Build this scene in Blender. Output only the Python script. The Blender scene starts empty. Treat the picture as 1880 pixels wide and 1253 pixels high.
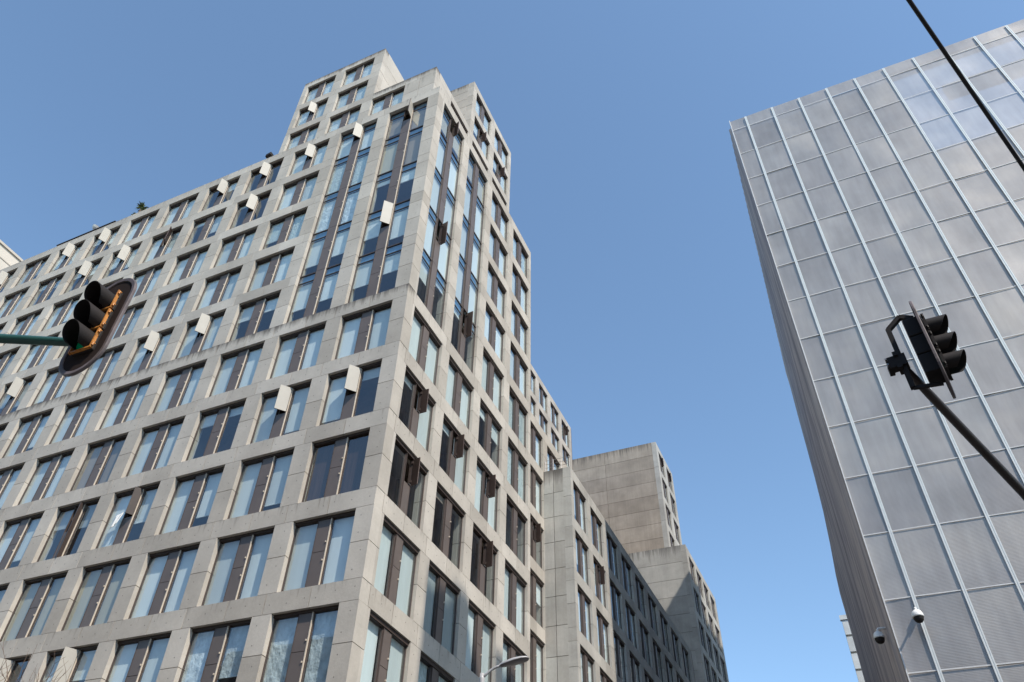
import bpy, math, random
from mathutils import Vector, Matrix
random.seed(7)
U, G = 3.2, 12.44                      # one storey in metres; height of storey level 0 above the street
COL = bpy.context.scene.collection
sc = bpy.context.scene

def M(x, y, z): return Vector((x*U, y*U, z*U+G))

# ------------------------------------------------------------------ camera
FPX, YAW, PIT, ROLL = 1450.548, -0.510, 0.764, 0.084
import_cam = (4.0553, -5.7362, -3.3875)
def cam_axes():
    f = Vector((math.sin(YAW)*math.cos(PIT), math.cos(YAW)*math.cos(PIT), math.sin(PIT)))
    r = Vector((math.cos(YAW), -math.sin(YAW), 0)); u = r.cross(f)
    return math.cos(ROLL)*r+math.sin(ROLL)*u, -math.sin(ROLL)*r+math.cos(ROLL)*u, f
CR, CU, CF = cam_axes()
CP = M(*import_cam)
PPX, PPY = -90.49, -21.58
def px(p):                              # metres -> photo pixels (used only to rank windows by size)
    d = p-CP; w = d.dot(CF)
    if w <= 0.1: return None
    return (940+PPX+FPX*d.dot(CR)/w, 626.5+PPY-FPX*d.dot(CU)/w)

# ------------------------------------------------------------------ materials
def new_mat(name):
    m = bpy.data.materials.new(name); m.use_nodes = True
    nt = m.node_tree; nt.nodes.clear()
    return m, nt
def N(nt, t, **kw):
    n = nt.nodes.new(t)
    for k, v in kw.items():
        if k in ('operation', 'blend_type', 'data_type', 'attribute_name', 'wave_type', 'bands_direction', 'noise_dimensions', 'feature', 'distribution'): setattr(n, k, v)
        else: n.inputs[k].default_value = v
    return n
def out(nt, sh):
    o = nt.nodes.new('ShaderNodeOutputMaterial'); nt.links.new(sh, o.inputs['Surface']); return o
def ramp(nt, fac, pts):
    r = nt.nodes.new('ShaderNodeValToRGB'); e = r.color_ramp.elements
    e[0].position, e[0].color = pts[0][0], (*pts[0][1], 1)
    e[1].position, e[1].color = pts[-1][0], (*pts[-1][1], 1)
    for p, c in pts[1:-1]:
        x = e.new(p); x.color = (*c, 1)
    nt.links.new(fac, r.inputs['Fac']); return r
def mixc(nt, fac, a, b, bt='MIX'):
    m = nt.nodes.new('ShaderNodeMix'); m.data_type = 'RGBA'; m.blend_type = bt
    for i, v in ((0, fac), (6, a), (7, b)):
        if hasattr(v, 'links'): nt.links.new(v, m.inputs[i])
        elif i == 0: m.inputs[i].default_value = v
        else: m.inputs[i].default_value = (*v, 1)
    return m.outputs[2]

def concrete(name, base, streak=0.0, rough=.85, blotch=.10, bump=.25):
    m, nt = new_mat(name); L = nt.links.new
    tc = N(nt, 'ShaderNodeTexCoord')
    n1 = N(nt, 'ShaderNodeTexNoise', Scale=.55, Detail=5, Roughness=.6); L(tc.outputs['Object'], n1.inputs['Vector'])
    n2 = N(nt, 'ShaderNodeTexNoise', Scale=9, Detail=6, Roughness=.7); L(tc.outputs['Object'], n2.inputs['Vector'])
    at = N(nt, 'ShaderNodeAttribute', attribute_name='tone')
    lo = tuple(c*(1-blotch*1.6) for c in base); hi = tuple(min(1, c*(1+blotch)) for c in base)
    c1 = ramp(nt, n1.outputs['Fac'], [(.32, lo), (.68, hi)])
    c2 = ramp(nt, n2.outputs['Fac'], [(.3, (.93,.925,.92)), (.7, (1.03,1.03,1.03))])
    c = mixc(nt, 1, c1.outputs['Color'], c2.outputs['Color'], 'MULTIPLY')
    t = ramp(nt, at.outputs['Fac'], [(0, (.86,.85,.84)), (1, (1.09,1.09,1.09))])
    c = mixc(nt, 1, c, t.outputs['Color'], 'MULTIPLY')
    # rain streaks, only near the tops that carry a high 'wet' attribute
    mp = N(nt, 'ShaderNodeMapping'); mp.inputs['Scale'].default_value = (5.5, 5.5, .22); L(tc.outputs['Object'], mp.inputs['Vector'])
    n3 = N(nt, 'ShaderNodeTexNoise', Scale=1, Detail=5, Roughness=.65); L(mp.outputs['Vector'], n3.inputs['Vector'])
    wet = N(nt, 'ShaderNodeAttribute', attribute_name='wet')
    ad = N(nt, 'ShaderNodeMath', operation='MULTIPLY'); L(wet.outputs['Fac'], ad.inputs[0]); ad.inputs[1].default_value = .62
    a2 = N(nt, 'ShaderNodeMath', operation='ADD'); L(n3.outputs['Fac'], a2.inputs[0]); L(ad.outputs[0], a2.inputs[1])
    s = ramp(nt, a2.outputs[0], [(.70, (0,0,0)), (1.0, (1,1,1))])
    sm = N(nt, 'ShaderNodeMath', operation='MULTIPLY'); L(s.outputs['Color'], sm.inputs[0]); sm.inputs[1].default_value = .8
    c = mixc(nt, sm.outputs[0], c, (.06,.05,.045))
    if streak:
        s2 = ramp(nt, n3.outputs['Fac'], [(.4, (0,0,0)), (.75, (streak,)*3)])
        c = mixc(nt, s2.outputs['Color'], c, tuple(v*.55 for v in base))
    b = N(nt, 'ShaderNodeBsdfPrincipled', Roughness=rough); L(c, b.inputs['Base Color'])
    b.inputs['Specular IOR Level'].default_value = .25
    bp = N(nt, 'ShaderNodeBump', Strength=bump, Distance=.03); L(n2.outputs['Fac'], bp.inputs['Height']); L(bp.outputs['Normal'], b.inputs['Normal'])
    out(nt, b.outputs['BSDF']); return m

def plain(name, col, rough=.5, metal=0.0, spec=.5, var=.12, scale=6.0, bump=0.0, emit=None, coat=0.0):
    m, nt = new_mat(name); L = nt.links.new
    tc = N(nt, 'ShaderNodeTexCoord')
    n = N(nt, 'ShaderNodeTexNoise', Scale=scale, Detail=4, Roughness=.6); L(tc.outputs['Object'], n.inputs['Vector'])
    r = ramp(nt, n.outputs['Fac'], [(.3, tuple(c*(1-var) for c in col)), (.7, tuple(min(1, c*(1+var)) for c in col))])
    b = N(nt, 'ShaderNodeBsdfPrincipled', Roughness=rough, Metallic=metal); L(r.outputs['Color'], b.inputs['Base Color'])
    b.inputs['Specular IOR Level'].default_value = spec
    if coat: b.inputs['Coat Weight'].default_value = coat; b.inputs['Coat Roughness'].default_value = .35
    if bump:
        bp = N(nt, 'ShaderNodeBump', Strength=bump, Distance=.02); L(n.outputs['Fac'], bp.inputs['Height']); L(bp.outputs['Normal'], b.inputs['Normal'])
    if emit:
        b.inputs['Emission Color'].default_value = (*emit[:3], 1); b.inputs['Emission Strength'].default_value = emit[3]
    out(nt, b.outputs['BSDF']); return m

def glass_mat(name, tint, ior=1.75, wav=.015):
    m, nt = new_mat(name); L = nt.links.new
    tr = N(nt, 'ShaderNodeBsdfTransparent'); tr.inputs['Color'].default_value = (*tint, 1)
    gl = N(nt, 'ShaderNodeBsdfGlossy', Roughness=.012)
    gl.inputs['Color'].default_value = (.92,.97,1,1)
    tc = N(nt, 'ShaderNodeTexCoord')
    nz = N(nt, 'ShaderNodeTexNoise', Scale=.8, Detail=2); L(tc.outputs['Object'], nz.inputs['Vector'])
    bp = N(nt, 'ShaderNodeBump', Strength=wav*8, Distance=.02); L(nz.outputs['Fac'], bp.inputs['Height']); L(bp.outputs['Normal'], gl.inputs['Normal'])
    lw = N(nt, 'ShaderNodeLayerWeight', Blend=.5); p5 = N(nt, 'ShaderNodeMath', operation='POWER'); L(lw.outputs['Facing'], p5.inputs[0]); p5.inputs[1].default_value = 3.9
    fr = N(nt, 'ShaderNodeMapRange'); f0 = ((ior-1)/(ior+1))**2*1.7; L(p5.outputs[0], fr.inputs[0]); fr.inputs[3].default_value = f0; fr.inputs[4].default_value = 1.0
    mx = nt.nodes.new('ShaderNodeMixShader'); L(fr.outputs[0], mx.inputs[0]); L(tr.outputs[0], mx.inputs[1]); L(gl.outputs[0], mx.inputs[2])
    out(nt, mx.outputs[0]); return m

def fabric(name, col, fold=0.0, scale=14):
    m, nt = new_mat(name); L = nt.links.new
    tc = N(nt, 'ShaderNodeTexCoord')
    mp = N(nt, 'ShaderNodeMapping'); mp.inputs['Scale'].default_value = (1, 1, .06 if fold < .5 else .8); L(tc.outputs['Object'], mp.inputs['Vector'])
    n = N(nt, 'ShaderNodeTexNoise', Scale=scale if fold else 2, Detail=3); L(mp.outputs['Vector'], n.inputs['Vector'])
    v = .07 if not fold else .22
    r = ramp(nt, n.outputs['Fac'], [(.3, tuple(c*(1-v) for c in col)), (.7, tuple(min(1, c*(1+v*.6)) for c in col))])
    at = N(nt, 'ShaderNodeAttribute', attribute_name='tone'); t = ramp(nt, at.outputs['Fac'], [(0, (.80,.80,.80)), (.5, (.97,.97,.96)), (1, (1.07,1.07,1.08))])
    b = N(nt, 'ShaderNodeBsdfPrincipled', Roughness=.9); L(mixc(nt, 1, r.outputs['Color'], t.outputs['Color'], 'MULTIPLY'), b.inputs['Base Color'])
    b.inputs['Specular IOR Level'].default_value = .1
    if fold:
        bp = N(nt, 'ShaderNodeBump', Strength=min(1, fold), Distance=.08); L(n.outputs['Fac'], bp.inputs['Height']); L(bp.outputs['Normal'], b.inputs['Normal'])
    out(nt, b.outputs['BSDF']); return m

MT = {}
MT['conc'] = concrete('pale concrete', (.472,.430,.376), blotch=.09)
MT['conc_far'] = concrete('brown grey concrete', (.385,.328,.272), streak=.38, blotch=.13)
MT['conc_low'] = concrete('grey concrete', (.43,.41,.375), streak=.22, blotch=.12)
MT['beige'] = concrete('cream render', (.56,.50,.43), blotch=.05, bump=.1)
MT['tile'] = concrete('white glazed tile', (.62,.64,.64), blotch=.12, rough=.5, bump=.1)
MT['hole'] = plain('form tie hole', (.16,.145,.13), .9)
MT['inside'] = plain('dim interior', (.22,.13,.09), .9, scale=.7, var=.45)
MT['slab'] = plain('interior slab', (.16,.13,.11), .9, scale=.7, var=.3)
MT['frame'] = plain('bronze frame', (.075,.055,.048), .45, spec=.4)
MT['panel'] = plain('brown anodised panel', (.120,.095,.083), .45, spec=.45, var=.10, scale=1.2)
MT['vent'] = plain('brown lacquered vent', (.105,.072,.060), .43, spec=.42, var=.06, scale=1.5, coat=.04)
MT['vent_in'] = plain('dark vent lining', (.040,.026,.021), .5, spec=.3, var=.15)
MT['header_shade'] = plain('dark head rail and shade', (.052,.036,.030), .6, spec=.3)
MT['vent_glare'] = plain('painted vent glare', (.40,.375,.33), .55, spec=.25, var=.05, scale=2)  # sun glare on open left-facade vents, painted as a pale face colour
MT['post'] = plain('cream aluminium post', (.55,.47,.38), .5, spec=.4)
MT['glass'] = glass_mat('window glass', (.84,.91,.925), ior=1.72)
MT['spandrel'] = glass_mat('blue spandrel glass', (.55,.72,.82), ior=1.9)
MT['b_spandrel'] = fabric('blue grey spandrel board', (.33,.44,.52), 0)
for k, c, fo in (('white', (.80,.80,.77), 0), ('beige', (.58,.50,.38), 0), ('grey', (.45,.46,.45), 0), ('brown', (.40,.31,.24), 0), ('curtain', (.68,.72,.70), .6), ('sheet', (.72,.75,.76), .9), ('dark', (.085,.050,.038), .3)):  # the dark kind is a sheet standing in for an unlit room
    MT['b_'+k] = fabric('blind '+k, c, fo, 10 if fo < .8 else 5)  # 'blind dark' is no blind, it stands in for an unlit room
MT['black'] = plain('black plastic', (.022,.018,.017), .65, spec=.22)
MT['blackin'] = plain('matt black', (.014,.012,.012), .8, spec=.2)
MT['platedark'] = plain('dark plate', (.026,.018,.016), .85, spec=.1)
MT['platerim'] = plain('worn plate rim', (.12,.095,.095), .55, scale=9, var=.35)
MT['yellow'] = plain('orange yellow paint', (.52,.21,.045), .55, var=.3, scale=20)
MT['greenpaint'] = plain('dark green paint', (.02,.075,.065), .4, spec=.5)
MT['brownmetal'] = plain('dark brown steel', (.045,.032,.028), .5, spec=.4)
MT['lens_off'] = plain('unlit signal lens', (.03,.012,.01), .25)
MT['lens_green'] = plain('green signal lens', (.0,.10,.05), .25, emit=(.0,.4,.18,.05))
MT['alu'] = plain('grey aluminium', (.40,.385,.38), .5, metal=.1)
MT['lampglass'] = plain('lamp underside', (.20,.17,.17), .3)
MT['white_pl'] = plain('white plastic', (.75,.74,.72), .4)
MT['steel'] = plain('steel', (.35,.34,.34), .4, metal=.7)
MT['leaf'] = plain('yucca leaf', (.06,.085,.025), .7, var=.4)
MT['bark'] = plain('bark', (.16,.11,.08), .9, var=.3)
MT['twig'] = plain('twig', (.17,.115,.085), .9, var=.3)
MT['cloth'] = fabric('white cloth', (.75,.74,.72), .4)
MT['net'] = plain('black shade net', (.03,.026,.03), .8)
MT['cable'] = plain('black cable', (.012,.010,.012), .6)
MT['asphalt'] = plain('asphalt', (.05,.05,.052), .9, var=.25, scale=2)
MT['paving'] = plain('paving', (.13,.125,.12), .9, var=.15, scale=1.5)
MT['mull'] = plain('pale blue aluminium fin', (.68,.695,.685), .45, spec=.5, var=.05)
MT['trans'] = plain('pale joint cover', (.62,.61,.60), .5, var=.08)

def mesh_screen(name, tint, see):
    m, nt = new_mat(name); L = nt.links.new
    tc = N(nt, 'ShaderNodeTexCoord'); at = N(nt, 'ShaderNodeAttribute', attribute_name='tone')
    # every sheet gets its own blotch pattern: shift the coordinates by its tone
    cx = N(nt, 'ShaderNodeCombineXYZ'); mu = N(nt, 'ShaderNodeMath', operation='MULTIPLY'); L(at.outputs['Fac'], mu.inputs[0]); mu.inputs[1].default_value = 91.7
    for i in range(3): L(mu.outputs[0], cx.inputs[i])
    va = N(nt, 'ShaderNodeVectorMath', operation='ADD'); L(tc.outputs['Object'], va.inputs[0]); L(cx.outputs[0], va.inputs[1])
    n1 = N(nt, 'ShaderNodeTexNoise', Scale=.42, Detail=3, Roughness=.5); L(va.outputs[0], n1.inputs['Vector'])
    mp = N(nt, 'ShaderNodeMapping'); mp.inputs['Scale'].default_value = (1.6, 1.6, .22); L(va.outputs[0], mp.inputs['Vector'])
    n2 = N(nt, 'ShaderNodeTexNoise', Scale=1.6, Detail=4, Roughness=.6); L(mp.outputs[0], n2.inputs['Vector'])
    c1 = ramp(nt, n1.outputs['Fac'], [(.28, tuple(v*.86 for v in tint)), (.5, tint), (.74, (tint[0]*1.18, tint[1]*1.15, tint[2]*1.10))])
    c2 = ramp(nt, n2.outputs['Fac'], [(.3, (.90,.89,.89)), (.7, (1.05,1.05,1.05))])
    c = mixc(nt, 1, c1.outputs['Color'], c2.outputs['Color'], 'MULTIPLY')
    t = ramp(nt, at.outputs['Fac'], [(0, (.88,.88,.89)), (1, (1.10,1.09,1.07))])
    c = mixc(nt, 1, c, t.outputs['Color'], 'MULTIPLY')
    b = N(nt, 'ShaderNodeBsdfPrincipled', Roughness=.42, Metallic=.45); L(c, b.inputs['Base Color'])
    # fine horizontal weave of the sheet
    w = N(nt, 'ShaderNodeTexWave', wave_type='BANDS', bands_direction='Z', Scale=5.5, Distortion=.4, Detail=1); L(tc.outputs['Object'], w.inputs['Vector'])
    bp = N(nt, 'ShaderNodeBump', Strength=.18, Distance=.02); L(w.outputs['Fac'], bp.inputs['Height']); L(bp.outputs['Normal'], b.inputs['Normal'])
    tr = N(nt, 'ShaderNodeBsdfTransparent')
    mx = nt.nodes.new('ShaderNodeMixShader'); mx.inputs[0].default_value = see
    L(b.outputs[0], mx.inputs[1]); L(tr.outputs[0], mx.inputs[2]); out(nt, mx.outputs[0]); return m
MT['screen'] = mesh_screen('woven metal screen', (.375,.350,.333), .05)
MT['screen_open'] = mesh_screen('open woven screen', (.40,.395,.405), .22)

def streaky():
    m, nt = new_mat('brown weathered fins'); L = nt.links.new
    tc = N(nt, 'ShaderNodeTexCoord'); mp = N(nt, 'ShaderNodeMapping'); mp.inputs['Scale'].default_value = (2.2, 2.2, .05); L(tc.outputs['Object'], mp.inputs['Vector'])
    n = N(nt, 'ShaderNodeTexNoise', Scale=1.5, Detail=6, Roughness=.7); L(mp.outputs[0], n.inputs['Vector'])
    r = ramp(nt, n.outputs['Fac'], [(.3, (.20,.175,.185)), (.47, (.33,.285,.28)), (.60, (.50,.42,.38)), (.78, (.62,.56,.53))])
    b = N(nt, 'ShaderNodeBsdfPrincipled', Roughness=.55, Metallic=.2); L(r.outputs['Color'], b.inputs['Base Color'])
    out(nt, b.outputs[0]); return m
MT['fins'] = streaky()

# ------------------------------------------------------------------ mesh helper
class MB:
    def __init__(s): s.v = []; s.f = []; s.m = []; s.mats = []; s.tone = []; s.wet = []
    def mi(s, k):
        if k not in s.mats: s.mats.append(k)
        return s.mats.index(k)
    def poly(s, pts, k, tone=.5, wet=None):
        i = len(s.v); s.v += [Vector(p) for p in pts]; s.f.append(tuple(range(i, i+len(pts)))); s.m.append(s.mi(k)); s.tone.append(tone)
        s.wet += list(wet) if wet else [0.0]*len(pts)
    def hexa(s, p, k, tone=None, wet=0.0):      # p: 8 points, bottom ring then top ring
        i = len(s.v); s.v += [Vector(q) for q in p]; a = s.mi(k); t = random.random() if tone is None else tone
        for q in ((0,3,2,1), (4,5,6,7), (0,1,5,4), (1,2,6,5), (2,3,7,6), (3,0,4,7)):
            s.f.append(tuple(i+j for j in q)); s.m.append(a); s.tone.append(t)
        s.wet += [0.0]*4+[wet]*4
    def box(s, x0, x1, y0, y1, z0, z1, k, tone=None, wet=0.0):   # storey units
        s.hexa([M(x,y,z) for z in (z0, z1) for x, y in ((x0,y0), (x1,y0), (x1,y1), (x0,y1))], k, tone, wet)
    def bar(s, a, b, w, h, k, up=Vector((0,0,1))):               # metres
        a, b = Vector(a), Vector(b); d = (b-a).normalized(); x = d.cross(up)
        if x.length < 1e-4: x = d.cross(Vector((1,0,0)))
        x.normalize(); y = x.cross(d); x = x*w/2; y = y*h/2
        s.hexa([a-x-y, a+x-y, b+x-y, b-x-y, a-x+y, a+x+y, b+x+y, b-x+y], k, .5)
    def tube(s, pts, rad, k, n=10, caps=True):
        pts = [Vector(p) for p in pts]; rr = rad if isinstance(rad, (list, tuple)) else [rad]*len(pts)
        rings = []; x = None
        for i, p in enumerate(pts):
            d = (pts[min(i+1, len(pts)-1)]-pts[max(i-1, 0)]).normalized()
            if x is None: x = d.orthogonal().normalized()
            x = (x-d*x.dot(d)).normalized(); y = d.cross(x)
            b = len(s.v); s.v += [p+(x*math.cos(t*2*math.pi/n)+y*math.sin(t*2*math.pi/n))*rr[i] for t in range(n)]; s.wet += [0.0]*n
            rings.append(b)
        a = s.mi(k)
        for b0, b1 in zip(rings, rings[1:]):
            for t in range(n):
                u = (t+1) % n; s.f.append((b0+t, b0+u, b1+u, b1+t)); s.m.append(a); s.tone.append(.5)
        if caps:
            s.f.append(tuple(rings[0]+t for t in reversed(range(n)))); s.m.append(a); s.tone.append(.5)
            s.f.append(tuple(rings[-1]+t for t in range(n))); s.m.append(a); s.tone.append(.5)
    def lathe(s, c, prof, k, n=24, axis=Vector((0,0,1))):        # prof: (radius, height along axis)
        c = Vector(c); x = axis.orthogonal().normalized(); y = axis.cross(x); rings = []
        for r, h in prof:
            b = len(s.v); s.v += [c+axis*h+(x*math.cos(t*2*math.pi/n)+y*math.sin(t*2*math.pi/n))*max(r, .0005) for t in range(n)]; s.wet += [0.0]*n; rings.append(b)
        a = s.mi(k)
        for b0, b1 in zip(rings, rings[1:]):
            for t in range(n):
                u = (t+1) % n; s.f.append((b0+t, b0+u, b1+u, b1+t)); s.m.append(a); s.tone.append(.5)
    def build(s, name, parent=None, smooth=False, bevel=0.0, **tags):
        me = bpy.data.meshes.new(name); me.from_pydata([tuple(p) for p in s.v], [], s.f)
        for k in s.mats: me.materials.append(MT[k])
        me.polygons.foreach_set('material_index', s.m)
        a = me.attributes.new('tone', 'FLOAT', 'FACE'); a.data.foreach_set('value', s.tone)
        if any(s.wet):
            a = me.attributes.new('wet', 'FLOAT', 'POINT'); a.data.foreach_set('value', s.wet)
        if smooth: me.polygons.foreach_set('use_smooth', [True]*len(me.polygons))
        me.update()
        o = bpy.data.objects.new(name, me); COL.objects.link(o)
        if parent: o.parent = parent; o.matrix_parent_inverse = parent.matrix_world.inverted() if False else Matrix.Translation(-parent.location)
        if bevel:
            b = o.modifiers.new('Bevel', 'BEVEL'); b.width = bevel; b.segments = 2; b.limit_method = 'ANGLE'
        for k, v in tags.items(): o[k] = v
        return o
def thing(name, label, cat, loc, group=None):
    o = bpy.data.objects.new(name, None); COL.objects.link(o); o.location = loc; o.empty_display_size = .3
    o['label'] = label; o['category'] = cat
    if group: o['group'] = group
    return o

# ------------------------------------------------------------------ facade kit
HEAD = {-1:-.214, 0:.786, 1:1.803, 2:2.823, 3:3.831, 4:4.849, 5:5.839, 6:6.835, 7:7.857, 8:8.854, 9:9.868, 10:10.883, 11:11.861, 12:12.835}
for r in range(-2, -6, -1): HEAD[r] = HEAD[r+1]-1.0
BH = .214
def T(k): return HEAD[k-1]+BH          # floor-band top under row k
RDS = {'L': .068, 'R': .050}              # depth of the glass behind the concrete face

class Face:
    """vertical facade plane: a runs along it, d goes into the building, z up (storey units)"""
    def __init__(s, side, off):          # side 'L' faces -y (a = -x), 'R' faces +x (a = +y)
        s.side, s.off = side, off
    def p(s, a, d, z):
        return M(-a, s.off+d, z) if s.side == 'L' else M(s.off-d, a, z)
    def box(s, mb, a0, a1, d0, d1, z0, z1, k, tone=None, wet=0.0):
        c = [(a0,d0), (a1,d0), (a1,d1), (a0,d1)]
        if s.side == 'R': c = [(a0,d0), (a0,d1), (a1,d1), (a1,d0)]
        else: c = [(a1,d0), (a0,d0), (a0,d1), (a1,d1)]
        mb.hexa([s.p(a, d, z) for z in (z0, z1) for a, d in c], k, tone, wet)

    def quad(s, mb, a0, a1, d, z0, z1, k, tone=None):
        c = [s.p(a1,d,z0), s.p(a0,d,z0), s.p(a0,d,z1), s.p(a1,d,z1)] if s.side == 'L' else [s.p(a0,d,z0), s.p(a1,d,z0), s.p(a1,d,z1), s.p(a0,d,z1)]
        mb.poly(c, k, random.random() if tone is None else tone)
GAP = .0035
def hole(mb, F, a, z, r=.0065):
    n = 6
    pts = [F.p(a+r*math.cos(t*2*math.pi/n), -.0008, z+r*math.sin(t*2*math.pi/n)) for t in range(n)]
    if F.side == 'L': pts.reverse()
    mb.poly(pts, 'hole')
def piers(mb, F, a0, a1, rows, dep=.16, holes=False, k='conc', joint_all=False):
    for r in rows:
        z0, z1 = T(r), HEAD[r]; zm = (z0+z1)/2
        F.box(mb, a0, a1, 0, dep, z0+GAP, zm-GAP, k); F.box(mb, a0, a1, 0, dep, zm+GAP, z1-GAP, k)
        if holes:
            for zz in (z0+.1, zm-.1, zm+.1, z1-.1): hole(mb, F, (a0+a1)/2+random.choice((-.03,.03)), zz)
def bands(mb, F, cuts, zt, dep=.16, h=BH, holes=False, k='conc', wet=0.0):
    for a0, a1 in zip(cuts, cuts[1:]):
        F.box(mb, a0+GAP, a1-GAP, 0, dep, zt-h+.0005, zt, k, wet=wet)
        if holes:
            for t in (.12, .5, .88): hole(mb, F, a0+(a1-a0)*t, zt-h*.5+random.uniform(-.03,.03))

WIN = []                                 # every window: dict(face, a0, a1, z0, z1, key, owner, spec)
def add_window(owner, F, a0, a1, z0, z1, key, spec, spandrel=False):
    cs = [px(F.p(a, 0, z)) for a in (a0, a1) for z in (z0, z1)]
    area = 0
    if all(cs):
        xs = [min(1880, max(0, c[0])) for c in cs]; ys = [min(1253, max(0, c[1])) for c in cs]
        area = (max(xs)-min(xs))*(max(ys)-min(ys))
    WIN.append(dict(F=F, a0=a0, a1=a1, z0=z0, z1=z1, key=key, owner=owner, spec=spec, sp=spandrel, area=area))

PA, PB = .405, .62                      # the dark panel stands between these fractions of the opening
def window_meshes(w):
    F, a0, a1, z0, z1, sp, spand = w['F'], w['a0'], w['a1'], w['z0'], w['z1'], w['spec'], w['sp']
    W, Hh = a1-a0, z1-z0
    L = F.side == 'L'; RD = RDS[F.side]; sh = RD-.068
    fa, fb = (PA, PB) if L else (.405, .595)
    p0, p1 = a0+W*fa, a0+W*fb
    fr, gl, pa, ve, bl = MB(), MB(), MB(), MB(), MB()
    e = .012
    ztop = z1-.17 if spand else z1-(.026 if F.side == 'L' else .042)                      # vision pane top
    for s0, s1 in ((a0, p0), (p1, a1)):
        F.box(fr, s0, s0+e, RD-.008, RD+.014, z0, z1, 'frame'); F.box(fr, s1-e, s1, RD-.008, RD+.014, z0, z1, 'frame')
        F.box(fr, s0+e, s1-e, RD-.006, RD+.012, z0, z0+e, 'frame'); F.box(fr, s0+e, s1-e, RD-.006, RD+.012, z1-e, z1, 'frame')
        F.quad(gl, s0+e, s1-e, RD, z0+e, ztop-(e if not spand else 0), 'glass')
        if spand:
            F.box(fr, s0+e, s1-e, RD-.008, RD+.012, ztop, ztop+.012, 'frame')
            F.quad(gl, s0+e, s1-e, RD, ztop+.012, z1-e, 'spandrel'); F.box(bl, s0+.004, s1-.004, RD+.020, RD+.026, ztop+.006, z1-.004, 'b_spandrel')
            F.box(fr, s0, s1, RD-.012, RD-.0075, z1-.013, z1+.002, 'frame')
    if not spand: F.box(fr, a0+.001, a1-.001, .040+sh, RD+.03, z1-(.028 if L else .044), z1-.0005, 'header_shade')  # dark rail; on the left facade it paints the shadow under the head
    po = .009
    F.box(fr, p0, p0+po*(1.0 if L else .5), .044+sh, RD+.02, z0+.002, z1-.002, 'post' if L else 'frame'); F.box(fr, p1-po*.5, p1, .046+sh, RD+.02, z0+.002, z1-.002, 'frame')
    q0, q1 = p0+po*(1.0 if L else .5), p1-po*.5; zm = z0+Hh*.5
    flap = sp.get('flap'); low = sp.get('low')
    F.box(pa, q0, q1, .050+sh, .075+sh, z0+.003, zm-.003, 'panel')
    hz0, hz1 = zm+.003, z1-(.003 if spand else (.031 if L else .047))
    def handle(mb):
        hx = q0+.012 if L else q1-.012
        for zz in (zm-.10, zm+.10):
            F.box(mb, hx-.005, hx+.005, .038+sh, .05+sh, zz-.008, zz+.008, 'post')
    if flap is None:
        F.box(ve, q0, q1, .050+sh, .075+sh, hz0, hz1, 'panel'); handle(ve)
    else:
        # hinged on the edge that faces away from the camera's left, swung out by the angle 'flap'
        ang = math.radians(flap); wd = (q1-q0)*sp.get('fw', .95 if L else .66); th = .012
        ux, uy = math.cos(ang)*wd, math.sin(ang)*wd
        if L: h0 = (q0+.004, .042+sh); tip = (h0[0]+ux, h0[1]-uy); nx, ny = -math.sin(ang)*th, -math.cos(ang)*th
        else: h0 = (q1-.004, .042+sh); tip = (h0[0]-ux, h0[1]-uy); nx, ny = math.sin(ang)*th, -math.cos(ang)*th
        c = [h0, tip, (tip[0]+nx, tip[1]+ny), (h0[0]+nx, h0[1]+ny)]
        zz0 = z0+.003 if low else hz0
        pts = [F.p(a, d, z) for z in (zz0, hz1) for a, d in c]
        ve.hexa(pts, 'vent', .5)
        if L: ve.m[-2] = ve.mi('vent_in' if sp.get('dk') else 'vent_glare')  # outer face carries the painted sun glare; dk vents stay dark
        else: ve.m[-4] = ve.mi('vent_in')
        for zz in (zz0+.04, hz1-.06): F.box(ve, h0[0]-.01, h0[0]+.01, .036+sh, .06+sh, zz, zz+.03, 'frame')
        if not L: F.box(ve, h0[0]-wd*.55, h0[0], .02, .026, zz0+.004, zz0+.010, 'steel')
    # blinds
    for (s0, s1), drop, kind in (((p1, a1) if L else (a0, p0), sp.get('l', 1), sp.get('lk', 'white')), ((a0, p0) if L else (p1, a1), sp.get('r', 1), sp.get('rk', sp.get('lk', 'white')))):
        if drop <= 0.02: continue
        zt = ztop-.004; zb = zt-(zt-z0-.02)*drop
        dd = RD+.032+random.uniform(-.006, .006)
        F.box(bl, s0+.006, s1-.004, dd, dd+.003, zb, zt, 'b_'+kind)
        F.box(bl, s0+.008, s1-.006, dd-.004, dd+.006, zb-.012, zb, 'b_'+kind)
    return dict(frame=fr, pane=gl, panel=pa, vent=ve, blind=bl)

def merge(dst, src):
    o = len(dst.v); mm = [dst.mi(k) for k in src.mats]
    dst.v += src.v; dst.wet += src.wet; dst.f += [tuple(i+o for i in f) for f in src.f]; dst.m += [mm[i] for i in src.m]; dst.tone += src.tone
def build_windows(owner, keep=100, prefix=True):
    ws = sorted([w for w in WIN if w['owner'] == owner.name], key=lambda w: -w['area'])
    big = [w for w in ws if w['area'] > 0][:keep]; rest = [w for w in ws if w not in big]
    for w in big:
        ms = window_meshes(w)
        fr = ms['frame'].build('window', owner)
        if w['spec'].get('label'): fr['label'] = w['spec']['label']
        for nm, key in (('pane','pane'), ('panel','panel'), ('vent','vent'), ('blind','blind')):
            if ms[key].f:
                c = ms[key].build(nm, None); c.parent = fr
                c.matrix_parent_inverse = Matrix.Identity(4)
    if rest:
        mb = MB()
        for w in rest:
            for m in window_meshes(w).values(): merge(mb, m)
        mb.build('smaller_window', owner, kind='stuff')

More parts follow.
